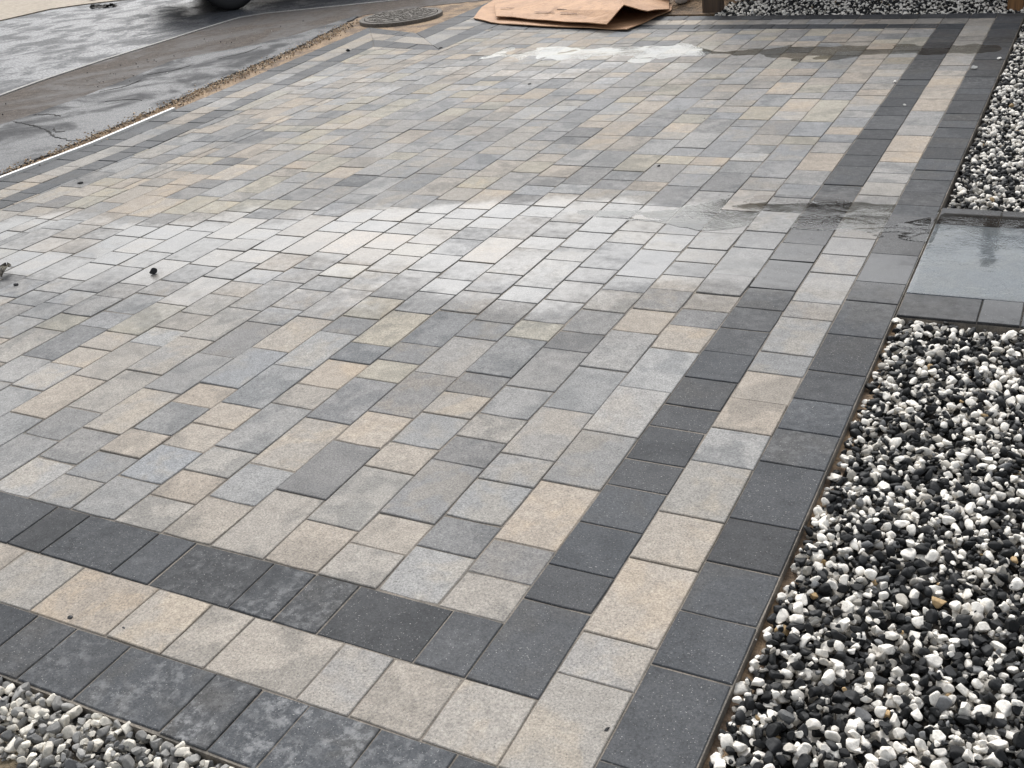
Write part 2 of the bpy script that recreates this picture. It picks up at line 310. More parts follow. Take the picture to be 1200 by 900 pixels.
# ------------------------------------------------------------------ paving
SB = [(3.02, -3.19), (3.02, 40.2), (-10, 41.3), (-21.4, 42.2), (-21.6, 47.3), (-25.5, 47.3), (-25.1, 38.7), (-29.2, 40.4), (-27.1, 18.5), (-27.1, -3.19)]
drive = tag(link('driveway', sheet('driveway', SB, -0.0030, 0.07), 'joint_sand'), 'block paved driveway with charcoal and buff border bands', 'driveway', kind='structure')
GAP, CH, DEP = 0.017, 0.0022, 0.045
TONE = dict(b=(.362, .322, .277), y=(.35, .324, .274), g=(.268, .262, .254), l=(.308, .299, .287), d=(.218, .215, .212), m=(.32, .297, .268), n=(.266, .265, .265), c=(.062, .065, .070))
def tone(k, r=random):
    v = r.uniform(.90, 1.05); w = r.uniform(.98, 1.02); c = TONE[k]; return (c[0] * v * w, c[1] * v, c[2] * v / w)
def inset(poly, d):
    n = len(poly); out = []
    for i in range(n):
        p, a, b = Vector(poly[i]), Vector(poly[i - 1]), Vector(poly[(i + 1) % n])
        t1 = (p - a).normalized(); t2 = (b - p).normalized(); n1 = Vector((-t1.y, t1.x)); n2 = Vector((-t2.y, t2.x))
        k = 1 + n1.dot(n2); m = (n1 + n2) / max(k, .3); out.append((p.x + m.x * d, p.y + m.y * d))
    return out
def paver_geo(poly, gap=GAP):
    """poly: ccw plan polygon in metres; returns verts, faces of one chamfered block, top at z=0"""
    q0 = inset(poly, gap * U / 2); q = []; rw = random.Random(len(cache) * 7 + 1)
    for i in range(len(q0)):
        a, b = Vector(q0[i]), Vector(q0[(i + 1) % len(q0)]); t = (b - a); L = t.length; t = t.normalized() if L else t; nn = Vector((-t.y, t.x))
        p = Vector(q0[i - 1]); t0 = (a - p).normalized(); k = rw.uniform(0, .0014) * (2.6 if rw.random() < .15 else 1)
        c = a + (t - t0) * k; q.append((c.x, c.y))
        if L > .05: c = a.lerp(b, rw.uniform(.35, .65)) + nn * rw.uniform(-.0003, .0009); q.append((c.x, c.y))
    i1 = inset(q, CH); n = len(q)
    v = [(x, y, 0.0) for x, y in i1] + [(x, y, -CH * .8) for x, y in q] + [(x, y, -DEP) for x, y in q]
    f = [list(range(n))]
    for i in range(n):
        j = (i + 1) % n; f += [[n + i, n + j, j, i], [2 * n + i, 2 * n + j, n + j, n + i]]
    return v, f
def area(p): return sum(p[i][0] * p[(i + 1) % len(p)][1] - p[(i + 1) % len(p)][0] * p[i][1] for i in range(len(p))) / 2
cache = {}
PV = []       # (poly in widths, tone, name, material, bloom)
def add_paver(poly, col, name, mat, bloom=0.0):
    if area(poly) < 0: poly = poly[::-1]
    if area(poly) < 0.03: return
    PV.append((poly, col, name, mat, bloom))
def clip(poly, a, b, c):              # keep a*x+b*y<=c
    out = []
    for i in range(len(poly)):
        p, q = poly[i], poly[(i + 1) % len(poly)]; dp = a * p[0] + b * p[1] - c; dq = a * q[0] + b * q[1] - c
        if dp <= 0: out.append(p)
        if dp * dq < 0: s = dp / (dp - dq); out.append((p[0] + (q[0] - p[0]) * s, p[1] + (q[1] - p[1]) * s))
    r = []
    for p in out:
        if not r or math.dist(p, r[-1]) > .02: r.append(p)
    if len(r) > 1 and math.dist(r[0], r[-1]) < .02: r.pop()
    return r
def line_coef(p, q, keep):             # half plane through p,q containing keep
    a, b = q[1] - p[1], p[0] - q[0]; c = a * p[0] + b * p[1]
    return (a, b, c) if a * keep[0] + b * keep[1] <= c else (-a, -b, -c)
SZ = [.79, 1.057, 1.585]
ROWS = {1: [(0.79, 'm'), (0.79, 'd'), (1.585, 'b'), (1.585, 'g'), (1.585, 'l'), (1.585, 'l'), (1.057, 'b'), (0.79, 'd'), (0.79, 'b'), (1.057, 'g'), (1.585, 'l'), (1.057, 'g'), (1.375, 'l'), (1.057, 'l'), (1.057, 'n'), (1.185, 'g'), (1.585, 'b')],
 2: [(1.057, 'l'), (0.79, 'd'), (1.057, 'g'), (0.79, 'g'), (1.585, 'l'), (1.585, 'g'), (1.585, 'l'), (1.057, 'b'), (1.057, 'g'), (0.79, 'm'), (0.79, 'd'), (0.79, 'g'), (1.057, 'l'), (1.555, 'l'), (1.585, 'b'), (1.057, 'g'), (1.5, 'n'), (1.58, 'n')],
 3: [(0.79, 'm'), (0.79, 'b'), (1.585, 'd'), (0.79, 'd'), (0.79, 'm'), (1.057, 'g'), (1.585, 'g'), (0.79, 'd'), (1.057, 'g'), (1.057, 'm'), (0.79, 'd'), (1.585, 'n'), (1.057, 'l')],
 4: [(1.057, 'b'), (1.585, 'm'), (0.79, 'b'), (1.057, 'g'), (0.79, 'm'), (0.79, 'd'), (1.585, 'g'), (0.79, 'y'), (1.057, 'g'), (1.057, 'l'), (0.79, 'n'), (1.585, 'n'), (0.79, 'l')],
 5: [(1.585, 'm'), (1.585, 'd'), (1.057, 'b'), (1.585, 'd'), (1.585, 'l'), (0.79, 'd'), (1.057, 'g'), (0.79, 'g'), (1.585, 'l'), (0.79, 'n')],
 6: [(1.057, 'b'), (1.057, 'l'), (1.585, 'm'), (1.585, 'n'), (0.79, 'y'), (0.79, 'd'), (1.585, 'd'), (1.057, 'g'), (1.057, 'n'), (1.585, 'l')],
 7: [(0.79, 'm'), (0.79, 'b'), (0.79, 'm'), (1.585, 'l'), (0.79, 'm'), (1.057, 'b'), (0.79, 'd'), (1.585, 'y'), (1.057, 'g'), (0.79, 'l'), (1.057, 'n')],
 8: [(1.057, 'l'), (1.057, 'n'), (0.79, 'b'), (0.79, 'b'), (1.585, 'g'), (1.585, 'l'), (0.79, 'd'), (1.057, 'y'), (1.585, 'g'), (1.057, 'l')],
 9: [(0.79, 'g'), (0.79, 'd'), (0.79, 'b'), (1.057, 'g'), (0.79, 'b'), (1.585, 'n'), (1.585, 'b'), (1.585, 'l'), (1.057, 'l')],
 10: [(1.057, 'l'), (1.057, 'g'), (1.585, 'm'), (1.585, 'g'), (1.585, 'd'), (0.79, 'd'), (1.057, 'g'), (0.79, 'l')],
 11: [(1.585, 'g'), (1.057, 'g'), (1.585, 'm'), (1.585, 'l'), (1.585, 'm'), (1.585, 'l'), (0.79, 'n')],
 12: [(1.06, 'g'), (1.06, 'g'), (1.585, 'b'), (1.585, 'm')], 13: [(1.585, 'g'), (1.365, 'l'), (1.057, 'l'), (0.79, 'b')]}
R2 = random.Random(5)
def rnd_tone(x, y):
    pb = .22
    if x > -9 and y > 17: pb = .58
    if x < -14 and y > 9: pb = .42
    if y > 28: pb = .5
    if R2.random() < pb: return R2.choice('bbym')
    return R2.choice('ggglllndm' if x < -14 else 'gglllnndm')
FAR = ((0.0, 37.5), (-21.4, 39.15)); ZZ = ((-25.7, 35.4), (-21.3, 34.45)); LSL = ((-24.15, 18.5), (-25.7, 35.4))
for k in range(1, 27):
    y = 0.0; i = 0; seq = ROWS.get(k, [])
    if not seq: y = R2.choice([0, -.4])
    while y < 40:
        if i < len(seq): L, tn = seq[i]
        else: L = R2.choices(SZ, (.36, .34, .3))[0]; tn = rnd_tone(-k + .5, y)
        i += 1; y0, y1 = y, y + L; y = y1
        base = [(-k, max(y0, 0)), (-k + 1, max(y0, 0)), (-k + 1, y1), (-k, y1)]
        if y1 - max(y0, 0) < .1: continue
        parts = [base] if not (-k < -21.35 < -k + 1) else [clip(base, 1, 0, -21.35), clip(base, -1, 0, 21.35)]
        for p in parts:
            xm = sum(a[0] for a in p) / max(len(p), 1)
            ym = (y0 + y1) / 2
            p = clip(p, -1, 0, 24.15) if ym < 18.5 else clip(p, *line_coef(*LSL, (0, 20)))
            if len(p) < 3: continue
            p = clip(p, *line_coef(*(ZZ if xm < -21.35 else FAR), (-22 if xm < -21.35 else -10, 10)))
            if len(p) >= 3: add_paver(p, tone(tn, R2), 'paver', 'paver')
# borders ---------------------------------------------------------------
def ladder(A, B, ts_len, tones, name, mat, blooms=None, seed=0):
    """blocks between polylines A and B, cut at distances along A"""
    rr = random.Random(seed)
    for i in range(len(A) - 1):
        a0, a1, b0, b1 = A[i], A[i + 1], B[i], B[i + 1]
        ax = 1 if abs(a1[1] - a0[1]) > abs(a1[0] - a0[0]) else 0; sg = 1 if a1[ax] > a0[ax] else -1
        s0 = max(a0[ax] * sg, b0[ax] * sg); s1 = min(a1[ax] * sg, b1[ax] * sg)
        def at(p, q, c): s_ = (c * sg - p[ax]) / (q[ax] - p[ax]); return (p[0] + (q[0] - p[0]) * s_, p[1] + (q[1] - p[1]) * s_)
        cuts = []; d = s0
        while True:
            l = ts_len.pop(0) if ts_len else rr.choices([.76, 1.0, 1.52], (.4, .4, .3))[0]
            d += l
            if d > s1 - .45: break
            cuts.append(d)
        ea = [a0] + [at(a0, a1, c) for c in cuts] + [a1]; eb = [b0] + [at(b0, b1, c) for c in cuts] + [b1]
        for k in range(len(ea) - 1):
            q = [ea[k], ea[k + 1], eb[k + 1], eb[k]]
            tn = tones.pop(0) if tones else rr.choice('c' if mat == 'charcoal' else 'bbllgmm')
            v = rr.uniform(.82, 1.25) if tn == 'c' else 1
            c = tone(tn, rr); add_paver(q, tuple(v * x for x in c), name, mat, (.7 * blooms.pop(0) if blooms else (rr.random() ** 4) * .25 if mat == 'charcoal' else 0.0))
def spans(vals): return [b - a for a, b in zip(vals[:-1], vals[1:])]
CN, LN = 'charcoal_paver', 'border_paver'
ci = [-1.057, .53, 1.3, 2.35, 3.38, 4.16, 5.22, 5.97, 6.99, 8.06, 9.1, 10.08, 11.08, 12.64, 13.68, 15.2, 16.3, 17.85, 19.42, 20.43, 22.0, 22.96, 24.5, 25.53, 26.6, 28.23]
li = [-2.114, -.56, .22, 1.8, 2.95, 4.4, 5.44, 6.48, 7.5, 8.3, 9.84, 10.62, 12.14, 13.2, 14.24, 15.65, 17.2, 18.2, 18.97, 19.93, 20.86, 22.42, 23.5, 25.09, 26.51]
co = [-3.17, -1.62, -.04, 1.0, 2.07, 3.12, 4.69, 5.71, 6.75, 7.81, 9.32, 10.89, 11.89, 13.46, 15.03, 16.6, 17.6, 18.56]
ladder([(0, -1.057), (0, 38.36)], [(1, -1.057), (1, 38.36)], spans(ci), [], CN, 'charcoal', [0.05, 0.02, 0.0], 1)
ladder([(1, -2.114), (1, 39.38)], [(2, -2.114), (2, 39.38)], spans(li), list('mlbbmlbbglglllllmllbblgbbb'), LN, 'paver', None, 2)
ladder([(2, -3.17), (2, 40.3)], [(3.015, -3.17), (3.015, 40.3)], spans(co), [], CN, 'charcoal', [.1, .05, 0, 0], 3)
nci = [0, .75, 2.25, 3.0, 3.75, 5.25, 6.0, 7.5, 8.25, 9.75]; nli = [-1.0, 0, 1.0, 1.77, 3.25, 4.0, 5.0, 6.5, 7.75]; nco = [-2.0, -.51, .51, 1.54, 2.26, 3.0, 4.49, 5.5, 6.27, 7.5]
ladder([(0, -1.057), (-24.15, -1.057)], [(0, 0), (-24.15, 0)], spans(nci), [], CN, 'charcoal', [.12, .02, .45, .5, .3, .12, .15], 4)
ladder([(1, -2.114), (-25.1, -2.114)], [(1, -1.057), (-25.1, -1.057)], spans(nli), list('mblbbbbmb'), LN, 'paver', None, 5)
ladder([(2, -3.17), (-26.1, -3.17)], [(2, -2.114), (-26.1, -2.114)], spans(nco), [], CN, 'charcoal', [.3, .5, .75, .8, .95, .5, .35, .2], 6)
# left border along the footway with the step round the manhole
I0 = [(-24.15, -1.057), (-24.15, 18.5), (-25.7, 35.4), (-21.3, 34.45), (-21.4, 47)]
I1 = [(-25.1, -1.057), (-25.1, 18.5), (-26.85, 37.1), (-22.4, 35.6), (-22.7, 47)]
I2 = [(-26.1, -2.114), (-26.1, 18.5), (-28.2, 38.9), (-23.9, 37.3), (-24.2, 47)]
I3 = [(-27.15, -3.17), (-27.15, 18.5), (-29.4, 40.5), (-25.2, 38.6), (-25.6, 47)]
ladder(I0, I1, [], [], CN, 'charcoal', None, 7); ladder([(-25.1, -2.114)] + I1[1:], I2, [], [], LN, 'paver', None, 8); ladder([(-26.1, -3.17)] + I2[1:], I3, [], [], CN, 'charcoal', None, 9)
# far border
F0 = [(0.0, 37.5), (-21.3, 39.14)]; F1 = [(0, 38.42), (-21.3, 40.2)]; F2 = [(0, 39.5), (-21.3, 41.2)]; F3 = [(0, 40.5), (-21.3, 42.2)]
ladder(F0, F1, [], [], CN, 'charcoal', None, 10)
ladder([(1, 38.34), (-21.3, 40.2)], [(1, 39.42), (-21.3, 41.2)], [], list('mmbbll'), LN, 'paver', None, 11)
ladder([(2, 39.36), (-21.3, 41.2)], [(2, 40.36), (-21.3, 42.2)], [], [], CN, 'charcoal', None, 12)

CAMP = Vector((5.787, -8.99, 9.057))
def seen_size(poly):
    c = Vector((sum(p[0] for p in poly) / len(poly), sum(p[1] for p in poly) / len(poly), 0)); d = c - CAMP
    z = d.dot(_f); 
    if z <= 0: return 0
    px, py = 600 + 1245.7 * d.dot(_r) / z, 450 - 1245.7 * d.dot(_u) / z
    if not (-40 < px < 1240 and -20 < py < 930): return 0
    return abs(area(poly)) * CAMP.z / d.length ** 3
order = sorted([i for i in range(len(PV)) if PV[i][2] == 'paver'], key=lambda i: -seen_size(PV[i][0]))
single = set(order[:300])
for cat_name in (CN, LN):
    o_ = sorted([i for i in range(len(PV)) if PV[i][2] == cat_name], key=lambda i: -seen_size(PV[i][0])); single |= set(o_[:300])
rest = {}
for i, (poly, col, name, mat, bloom) in enumerate(PV):
    cx = sum(p[0] for p in poly) / len(poly) * U; cy = sum(p[1] for p in poly) / len(poly) * U
    loc = [(p[0] * U - cx, p[1] * U - cy) for p in poly]
    dz = random.gauss(0, .0008); tx, ty = random.gauss(0, .0028), random.gauss(0, .0028); rzz = random.gauss(0, .003)
    if i in single:
        key = (mat,) + tuple(round(c, 4) for p in loc for c in p)
        me = cache.get(key)
        if me is None: me = cache[key] = from_pd(name, *paver_geo(loc))
        o = link(name, me, mat, drive); o.location = (cx, cy, dz); o.rotation_euler = (tx, ty, rzz); o.color = (*col, 1.0 - bloom)
    else:
        v, f = paver_geo(loc); r = rest.setdefault((name, mat), ([], [], [])); b = len(r[0])
        r[0].extend((x + cx, y + cy, z + dz + x * -ty + y * tx) for x, y, z in v); r[1].extend([q + b for q in ff] for ff in f); a = random.random(); r[2].extend([(*col, a)] * len(v))
for (name, mat), (v, f, c) in rest.items():
    me = from_pd(name + 's', v, f); at = me.color_attributes.new('Col', 'FLOAT_COLOR', 'POINT'); at.data.foreach_set('color', np.array(c, 'f').ravel())
    o = link(name + 's', me, 'paver_attr', drive); o['kind'] = 'stuff'

# ------------------------------------------------------------------ side path of one wet slab run with charcoal edging
path = tag(link('path', sheet('path', [(3.03, 10.42), (16, 10.62), (16, 16.5), (3.03, 16.6)], -0.008, 0.06), 'joint_sand'), 'wet slab path joining the driveway on the right', 'path', kind='structure')
def put(poly, col, name, mat, parent, bloom=0.0, z=0.0):
    if area(poly) < 0: poly = poly[::-1]
    cx = sum(p[0] for p in poly) / len(poly) * U; cy = sum(p[1] for p in poly) / len(poly) * U
    me = from_pd(name, *paver_geo([(p[0] * U - cx, p[1] * U - cy) for p in poly])); o = link(name, me, mat, parent); o.location = (cx, cy, z + random.gauss(0, .0004)); o.rotation_euler = (random.gauss(0, .001), random.gauss(0, .001), 0); o.color = (*col, 1 - bloom); return o
def yn(x): return 10.42 + (x - 3.03) * .015
for a, b in zip([3.05, 4.47, 5.2, 6.2, 7.7, 8.45, 9.45, 10.95], [4.47, 5.2, 6.2, 7.7, 8.45, 9.45, 10.95, 12.0]):
    put([(a, yn(a)), (b, yn(b)), (b, yn(b) + 1.07), (a, yn(a) + 1.07)], tone('c'), CN, 'charcoal', path)
for a, b in zip([3.05, 4.35, 5.85, 6.6, 7.6, 9.1, 10.1], [4.35, 5.85, 6.6, 7.6, 9.1, 10.1, 11.6]):
    put([(a, 15.5), (b, 15.5), (b, 16.57), (a, 16.57)], tone('c'), CN, 'charcoal', path)
for a, b in zip([3.05, 6.9, 10.7], [6.9, 10.7, 14.5]):
    put([(a, yn(a) + 1.09), (b, yn(b) + 1.09), (b, 15.48), (a, 15.48)], (.40, .44, .49), 'slab', 'charcoal', path)

# ------------------------------------------------------------------ puddles: real sheets of water lying in the low places
def puddle(F, x0, x1, y0, y1, st, z, label, mat='water', rise=.0012):
    nx, ny = int((x1 - x0) / st), int((y1 - y0) / st)
    X = np.linspace(x0, x1, nx + 1); Y = np.linspace(y0, y1, ny + 1); G = F(*np.meshgrid(X, Y, indexing='ij'))
    V, FA, vid = [], [], {}
    def gv(key, p):
        if key not in vid: vid[key] = len(V); V.append((p[0] * U, p[1] * U, z + rise * min(1.0, max(0.0, float(G[key]) if isinstance(key[0], int) else 0.0) / .5)))
        return vid[key]
    for i in range(nx):
        for j in range(ny):
            cs = [(i, j), (i + 1, j), (i + 1, j + 1), (i, j + 1)]; g = [G[c] for c in cs]
            if max(g) <= 0: continue
            poly = []
            for k in range(4):
                a, b = cs[k], cs[(k + 1) % 4]; ga, gb = g[k], g[(k + 1) % 4]
                if ga > 0: poly.append(gv(a, (X[a[0]], Y[a[1]])))
                if (ga > 0) != (gb > 0):
                    s = ga / (ga - gb); poly.append(gv((min(a, b), max(a, b)), (X[a[0]] + (X[b[0]] - X[a[0]]) * s, Y[a[1]] + (Y[b[1]] - Y[a[1]]) * s)))
            if len(poly) >= 3: FA.append(poly)
    return tag(link('puddle', from_pd('puddle', V, FA), mat), label, 'puddle', kind='structure')
def vnoise(X, Y, sc, seed, oct=4):
    r = np.random.default_rng(seed); T = r.random((64, 64)); out = np.zeros_like(X); amp = 1.0; tot = 0
    for o in range(oct):
        x = X * sc * 2 ** o + 13.7 * o; y = Y * sc * 2 ** o + 5.1 * o; xi = np.floor(x).astype(int); yi = np.floor(y).astype(int); fx = x - xi; fy = y - yi; fx = fx * fx * (3 - 2 * fx); fy = fy * fy * (3 - 2 * fy)
        t = lambda a, b: T[(xi + a) % 64, (yi + b) % 64]
        out += amp * ((t(0, 0) * (1 - fx) + t(1, 0) * fx) * (1 - fy) + (t(0, 1) * (1 - fx) + t(1, 1) * fx) * fy); tot += amp; amp *= .55
    return out / tot - .5
def F_mid(x, y):
    xl = np.minimum(x + 1, 0); c = 15.55 + .21 * xl; half = .95 + .20 * np.maximum(xl, -3.5)
    return np.minimum(half - np.abs(y - c), (3.0 - x) * 4) + 1.5 * vnoise(x, y, .5, 3) + .9 * vnoise(x * .6, y * 1.5, 1.2, 4, 4) - .12 * np.clip(-x - 3, 0, 12)
def F_far(x, y):
    c = 33.4 + .02 * (x + 10); return np.minimum((1.5 - np.abs(y - c)) * .8, np.minimum((x + 19.5) * .6, (2.9 - x) * 3)) + 2.8 * vnoise(x, y, .4, 8) + 1.0 * vnoise(x, y, 1.0, 9, 3) - .5
def F_left(x, y):
    c = 29.5 + .15 * (x + 20); return 2.2 - np.hypot((x + 21) / 2.0, (y - c) / 1.7) + 3.4 * vnoise(x, y, .6, 12) + 2 * vnoise(x, y, 1.6, 13) - .7
def F_path(x, y): return np.minimum(np.minimum((y - 11.50) * 4, (16.2 - y) * 2), np.minimum((x - 3.07) * 8, 4.0)) + .05 * vnoise(x, y, .8, 15)
puddle(F_mid, -17, 3.02, 7, 18, .11, .0000, 'shallow puddle with a wavy edge crossing the right border bands')
puddle(F_far, -24, 2.9, 30, 37, .15, -.0002, 'bright thin puddle along the far end of the driveway')
puddle(F_path, 3.05, 12, 11.3, 16.5, .11, .0012, 'water film standing on the slab path', 'calm_water')

# ------------------------------------------------------------------ gravel
def ico(sub):
    bm = bmesh.new(); bmesh.ops.create_icosphere(bm, subdivisions=sub, radius=1.0); v = np.array([x.co[:] for x in bm.verts]); f = np.array([[a.index for a in q.verts] for q in bm.faces]); bm.free(); return v, f
def protos(sub, n, seed, planes=(8, 13)):
    r = np.random.default_rng(seed); v0, f = ico(sub); out = []
    for _ in range(n):
        v = v0 * (1 + .10 * r.standard_normal((1, 3)))
        for _ in range(r.integers(*planes)):
            nn = r.standard_normal(3); nn /= np.linalg.norm(nn); d = r.uniform(.36, .78); e = v @ nn - d; v = v - np.outer(np.maximum(e, 0) * .98, nn)
        v = v * np.array([1.0, r.uniform(.68, .95), r.uniform(.5, .78)]); v /= np.abs(v).max(); v += .012 * r.standard_normal(v.shape); out.append(v)
    return out, f
P_HI = protos(2 + 1, 14, 1); P_LO = protos(2, 14, 2); P_MIN = protos(1, 10, 3, (2, 4))
def pick_col(kind, r):
    q = r.random()
    if kind == 'bw':
        if q < .49: v = r.uniform(.008, .028); return (v, v * 1.03, v * 1.07)
        if q < .90: v = r.uniform(.72, .92); return (v, v * .945, v * .86)
        if q < .955: v = r.uniform(.28, .45); return (v, v * .93, v * .82)
        if q < .959: return (.42, .29, .15)
        v = r.uniform(.12, .24); return (v, v, v)
    if q < .17: v = r.uniform(.06, .14); return (v, v * 1.0, v * 1.0)
    if q < .50: v = r.uniform(.20, .36); return (v, v * .97, v * .92)
    v = r.uniform(.54, .80); return (v, v * .935, v * .82)
def gravel(name, label, inside, x0, x1, y0, y1, dens, smin, smax, zfun, kind, hi_y, seed, base=-0.06):
    r = np.random.default_rng(seed); A = (x1 - x0) * (y1 - y0) * U * U; N = int(A * dens)
    cell = .004; gx0, gy0 = x0 * U - .03, y0 * U - .03; Hm = np.full((int(((x1 - x0) * U + .06) / cell) + 2, int(((y1 - y0) * U + .06) / cell) + 2), base)
    VV, FF, CC = [], [], []; nb = 0
    xs = r.uniform(x0, x1, N); ys = r.uniform(y0, y1, N)
    for x, y in zip(xs, ys):
        if not inside(x, y): continue
        s = (smin + (smax - smin) * r.random() ** 1.6) / 2
        hi = hi_y(x, y)
        pr, f = P_HI if hi == 2 else P_LO if hi == 1 else P_MIN
        v = pr[r.integers(len(pr))]
        R = np.array(Euler((r.normal(0, .45), r.normal(0, .45), r.uniform(0, 6.28))).to_matrix())
        i, j = int((x * U - gx0) / cell), int((y * U - gy0) / cell); k = max(1, int(s * .75 / cell))
        win = Hm[max(i - k, 0):i + k + 1, max(j - k, 0):j + k + 1]
        top = zfun(x, y); h = float(np.percentile(win, 70))
        if h > top - s * .35: continue
        w = (v * s) @ R.T; zc = max(h + s * .42, top - .035)
        w = w + np.array([x * U, y * U, zc])
        np.maximum(win, zc + s * .42, out=win)
        c = pick_col(kind, r); VV.append(w); FF.append(f + nb); nb += len(w); CC.append(np.tile(np.array([*c, 1.0], 'f'), (len(w), 1)))
    V = np.concatenate(VV); F = np.concatenate(FF); C = np.concatenate(CC)
    me = bpy.data.meshes.new(name); me.vertices.add(len(V)); me.vertices.foreach_set('co', V.astype('f').ravel()); me.loops.add(F.size); me.loops.foreach_set('vertex_index', F.astype('i').ravel())
    me.polygons.add(len(F)); me.polygons.foreach_set('loop_start', np.arange(0, F.size, 3, dtype='i')); me.polygons.foreach_set('loop_total', np.full(len(F), 3, 'i')); me.update(); me.validate()
    at = me.color_attributes.new('Col', 'FLOAT_COLOR', 'POINT'); at.data.foreach_set('color', C.ravel())
    print(name, len(VV), 'stones', len(F), 'tris')
    return tag(link(name, me, 'stone'), label, 'gravel', kind='stuff')
gb = simple('gravel_bed', (0.035, 0.03, 0.026), 0.95, 140, 0.6, 0.6, 0.006, (0.05, 0.04, 0.03), 8.0); MAT['gravel_bed'] = gb
tag(link('gravel_bed', sheet('gravel_bed', [(3.02, -6), (16, -6), (16, 10.4), (3.02, 10.4)], -0.045, 0.04), 'gravel_bed'), 'dark earth under the gravel on the right', 'earth', kind='structure')
tag(link('gravel_bed', sheet('gravel_bed', [(3.02, 16.6), (16, 16.6), (16, 46), (-10.6, 46), (-10.6, 41.4), (3.02, 40.3)], -0.045, 0.04), 'gravel_bed'), 'dark earth under the gravel at the back', 'earth', kind='structure')
tag(link('edge_earth', sheet('edge_earth', [(3.0, -3.2), (3.22, -3.2), (3.22, 10.38), (3.0, 10.38)], -0.028, 0.03), 'sand'), 'orange earth showing along the paving edge by the gravel', 'earth', kind='structure')
near_hi = lambda x, y: 2 if (y < 2.6 and x < 6.3) else 1 if x < 6.4 else 0
edge_z = lambda x, y: -.005 + .006 * math.sin(x * 2.1 + y * .7) - .006 * max(0, 1 - (x - 3.05) / .3)
gravel('gravel', 'black and white gravel beside the near right of the driveway', lambda x, y: x > 3.09 and y < 10.32 + (x - 3) * .015, 3.1, 7.6, -3.6, 10.4, 15000, .013, .037, edge_z, 'bw', near_hi, 21)
gravel('gravel', 'black and white gravel beyond the slab path on the right', lambda x, y: x > 3.12 and (y < 26 or x < 5.6), 3.1, 6.8, 16.7, 41.0, 10500, .014, .036, edge_z, 'bw', lambda x, y: 1 if y < 19 else 0, 22)
gravel('gravel', 'black and white gravel strip along the back edge under the fence', lambda x, y: y > 40.62 - x * .08 and not (x > 3.1 and y < 41), -10.4, 6.0, 40.4, 44.6, 10500, .014, .036, lambda x, y: -.006 + .03 * max(0, (y - 41.5) / 3), 'bw', lambda x, y: 0, 23)
gravel('gravel', 'dusty pale gravel in the near left corner', lambda x, y: y < -3.16 and not (x < -3.4 and y < -4.15 - .12 * (x + 4)), -9.0, .5, -5.2, -3.2, 16000, .013, .038, lambda x, y: -.004, 'dust', lambda x, y: 2 if (-5.6 < x < -.8 and y > -4.6) else 1, 24)
tag(link('gravel_bed', sheet('gravel_bed', [(-27, -5.3), (3.0, -5.3), (3.0, -3.2), (-27, -3.2)], -0.04, 0.03), 'gravel_bed'), 'dark earth under the gravel in front', 'earth', kind='structure')

# rough dry verge in the near left corner
def rough_patch(name, x0, x1, y0, y1, st, zf, mat, label):
    nx, ny = int((x1 - x0) / st), int((y1 - y0) / st); X, Y = np.meshgrid(np.linspace(x0, x1, nx + 1), np.linspace(y0, y1, ny + 1), indexing='ij'); Z = zf(X, Y)
    V = np.stack([X * U, Y * U, Z], -1).reshape(-1, 3); id_ = np.arange((nx + 1) * (ny + 1)).reshape(nx + 1, ny + 1)
    F = np.stack([id_[:-1, :-1], id_[1:, :-1], id_[1:, 1:], id_[:-1, 1:]], -1).reshape(-1, 4)
    me = from_pd(name, V, F.tolist()); return tag(link(name, me, mat), label, 'ground', kind='structure')
rough_patch('verge', -12, -1.5, -7.5, -3.7, .06, lambda x, y: -.03 + np.clip((-3.95 - y) * .03 - np.clip(x + 3.8, 0, 9) * .05, -.03, .03) + .03 * vnoise(x, y, 2.5, 31, 5), 'verge', 'rough dry earth verge at the near left corner')
rough_patch('soil_mound', -20, -9.9, 42.6, 50, .12, lambda x, y: -.02 + .05 * np.clip((y - 42.6) / 2, 0, 1) + .05 * vnoise(x, y, 1.2, 33, 5), 'soil', 'low heap of brown soil behind the cardboard')

# sand crumbs along the footway edge
def crumbs(name, pts, n, spread, smin, smax, cols, label, seed):
    r = np.random.default_rng(seed); d = dense(pts, .1); VV, FF, CC = [], [], []; nb = 0; pr, f = P_MIN
    for _ in range(n):
        a = d[r.integers(len(d))]; x, y = a[0] + r.normal(0, spread), a[1] + r.normal(0, spread); s = r.uniform(smin, smax) / 2
        v = pr[r.integers(len(pr))] * s @ np.array(Euler((r.uniform(0, 6), r.uniform(0, 6), r.uniform(0, 6))).to_matrix()).T + np.array([x * U, y * U, s * .3 - .004])
        VV.append(v); FF.append(f + nb); nb += len(v); c = cols[r.integers(len(cols))]; k = r.uniform(.7, 1.25); CC.append(np.tile(np.array([c[0] * k, c[1] * k, c[2] * k, 1], 'f'), (len(v), 1)))
    V = np.concatenate(VV); F = np.concatenate(FF); me = from_pd(name, V, F.tolist()); at = me.color_attributes.new('Col', 'FLOAT_COLOR', 'POINT'); at.data.foreach_set('color', np.concatenate(CC).ravel())
    return tag(link(name, me, 'stone'), label, 'debris', kind='stuff')
crumbs('rubble', [(-27.75, 12), (-28.0, 18), (-28.4, 21), (-28.75, 24), (-29.3, 28), (-29.9, 33), (-30.6, 38), (-31.6, 42)], 2600, .32, .003, .018, [(.44, .31, .19), (.36, .25, .15), (.07, .06, .05), (.54, .46, .36), (.26, .19, .13), (.40, .30, .2)], 'sandy rubble crumbs along the footway edge', 41)
crumbs('rubble', [(-37, 15), (-38, 25), (-38, 35), (-38, 43)], 110, 1.4, .004, .014, [(.3, .28, .25), (.05, .05, .05), (.5, .48, .44)], 'loose grit scattered on the brown footway', 42)
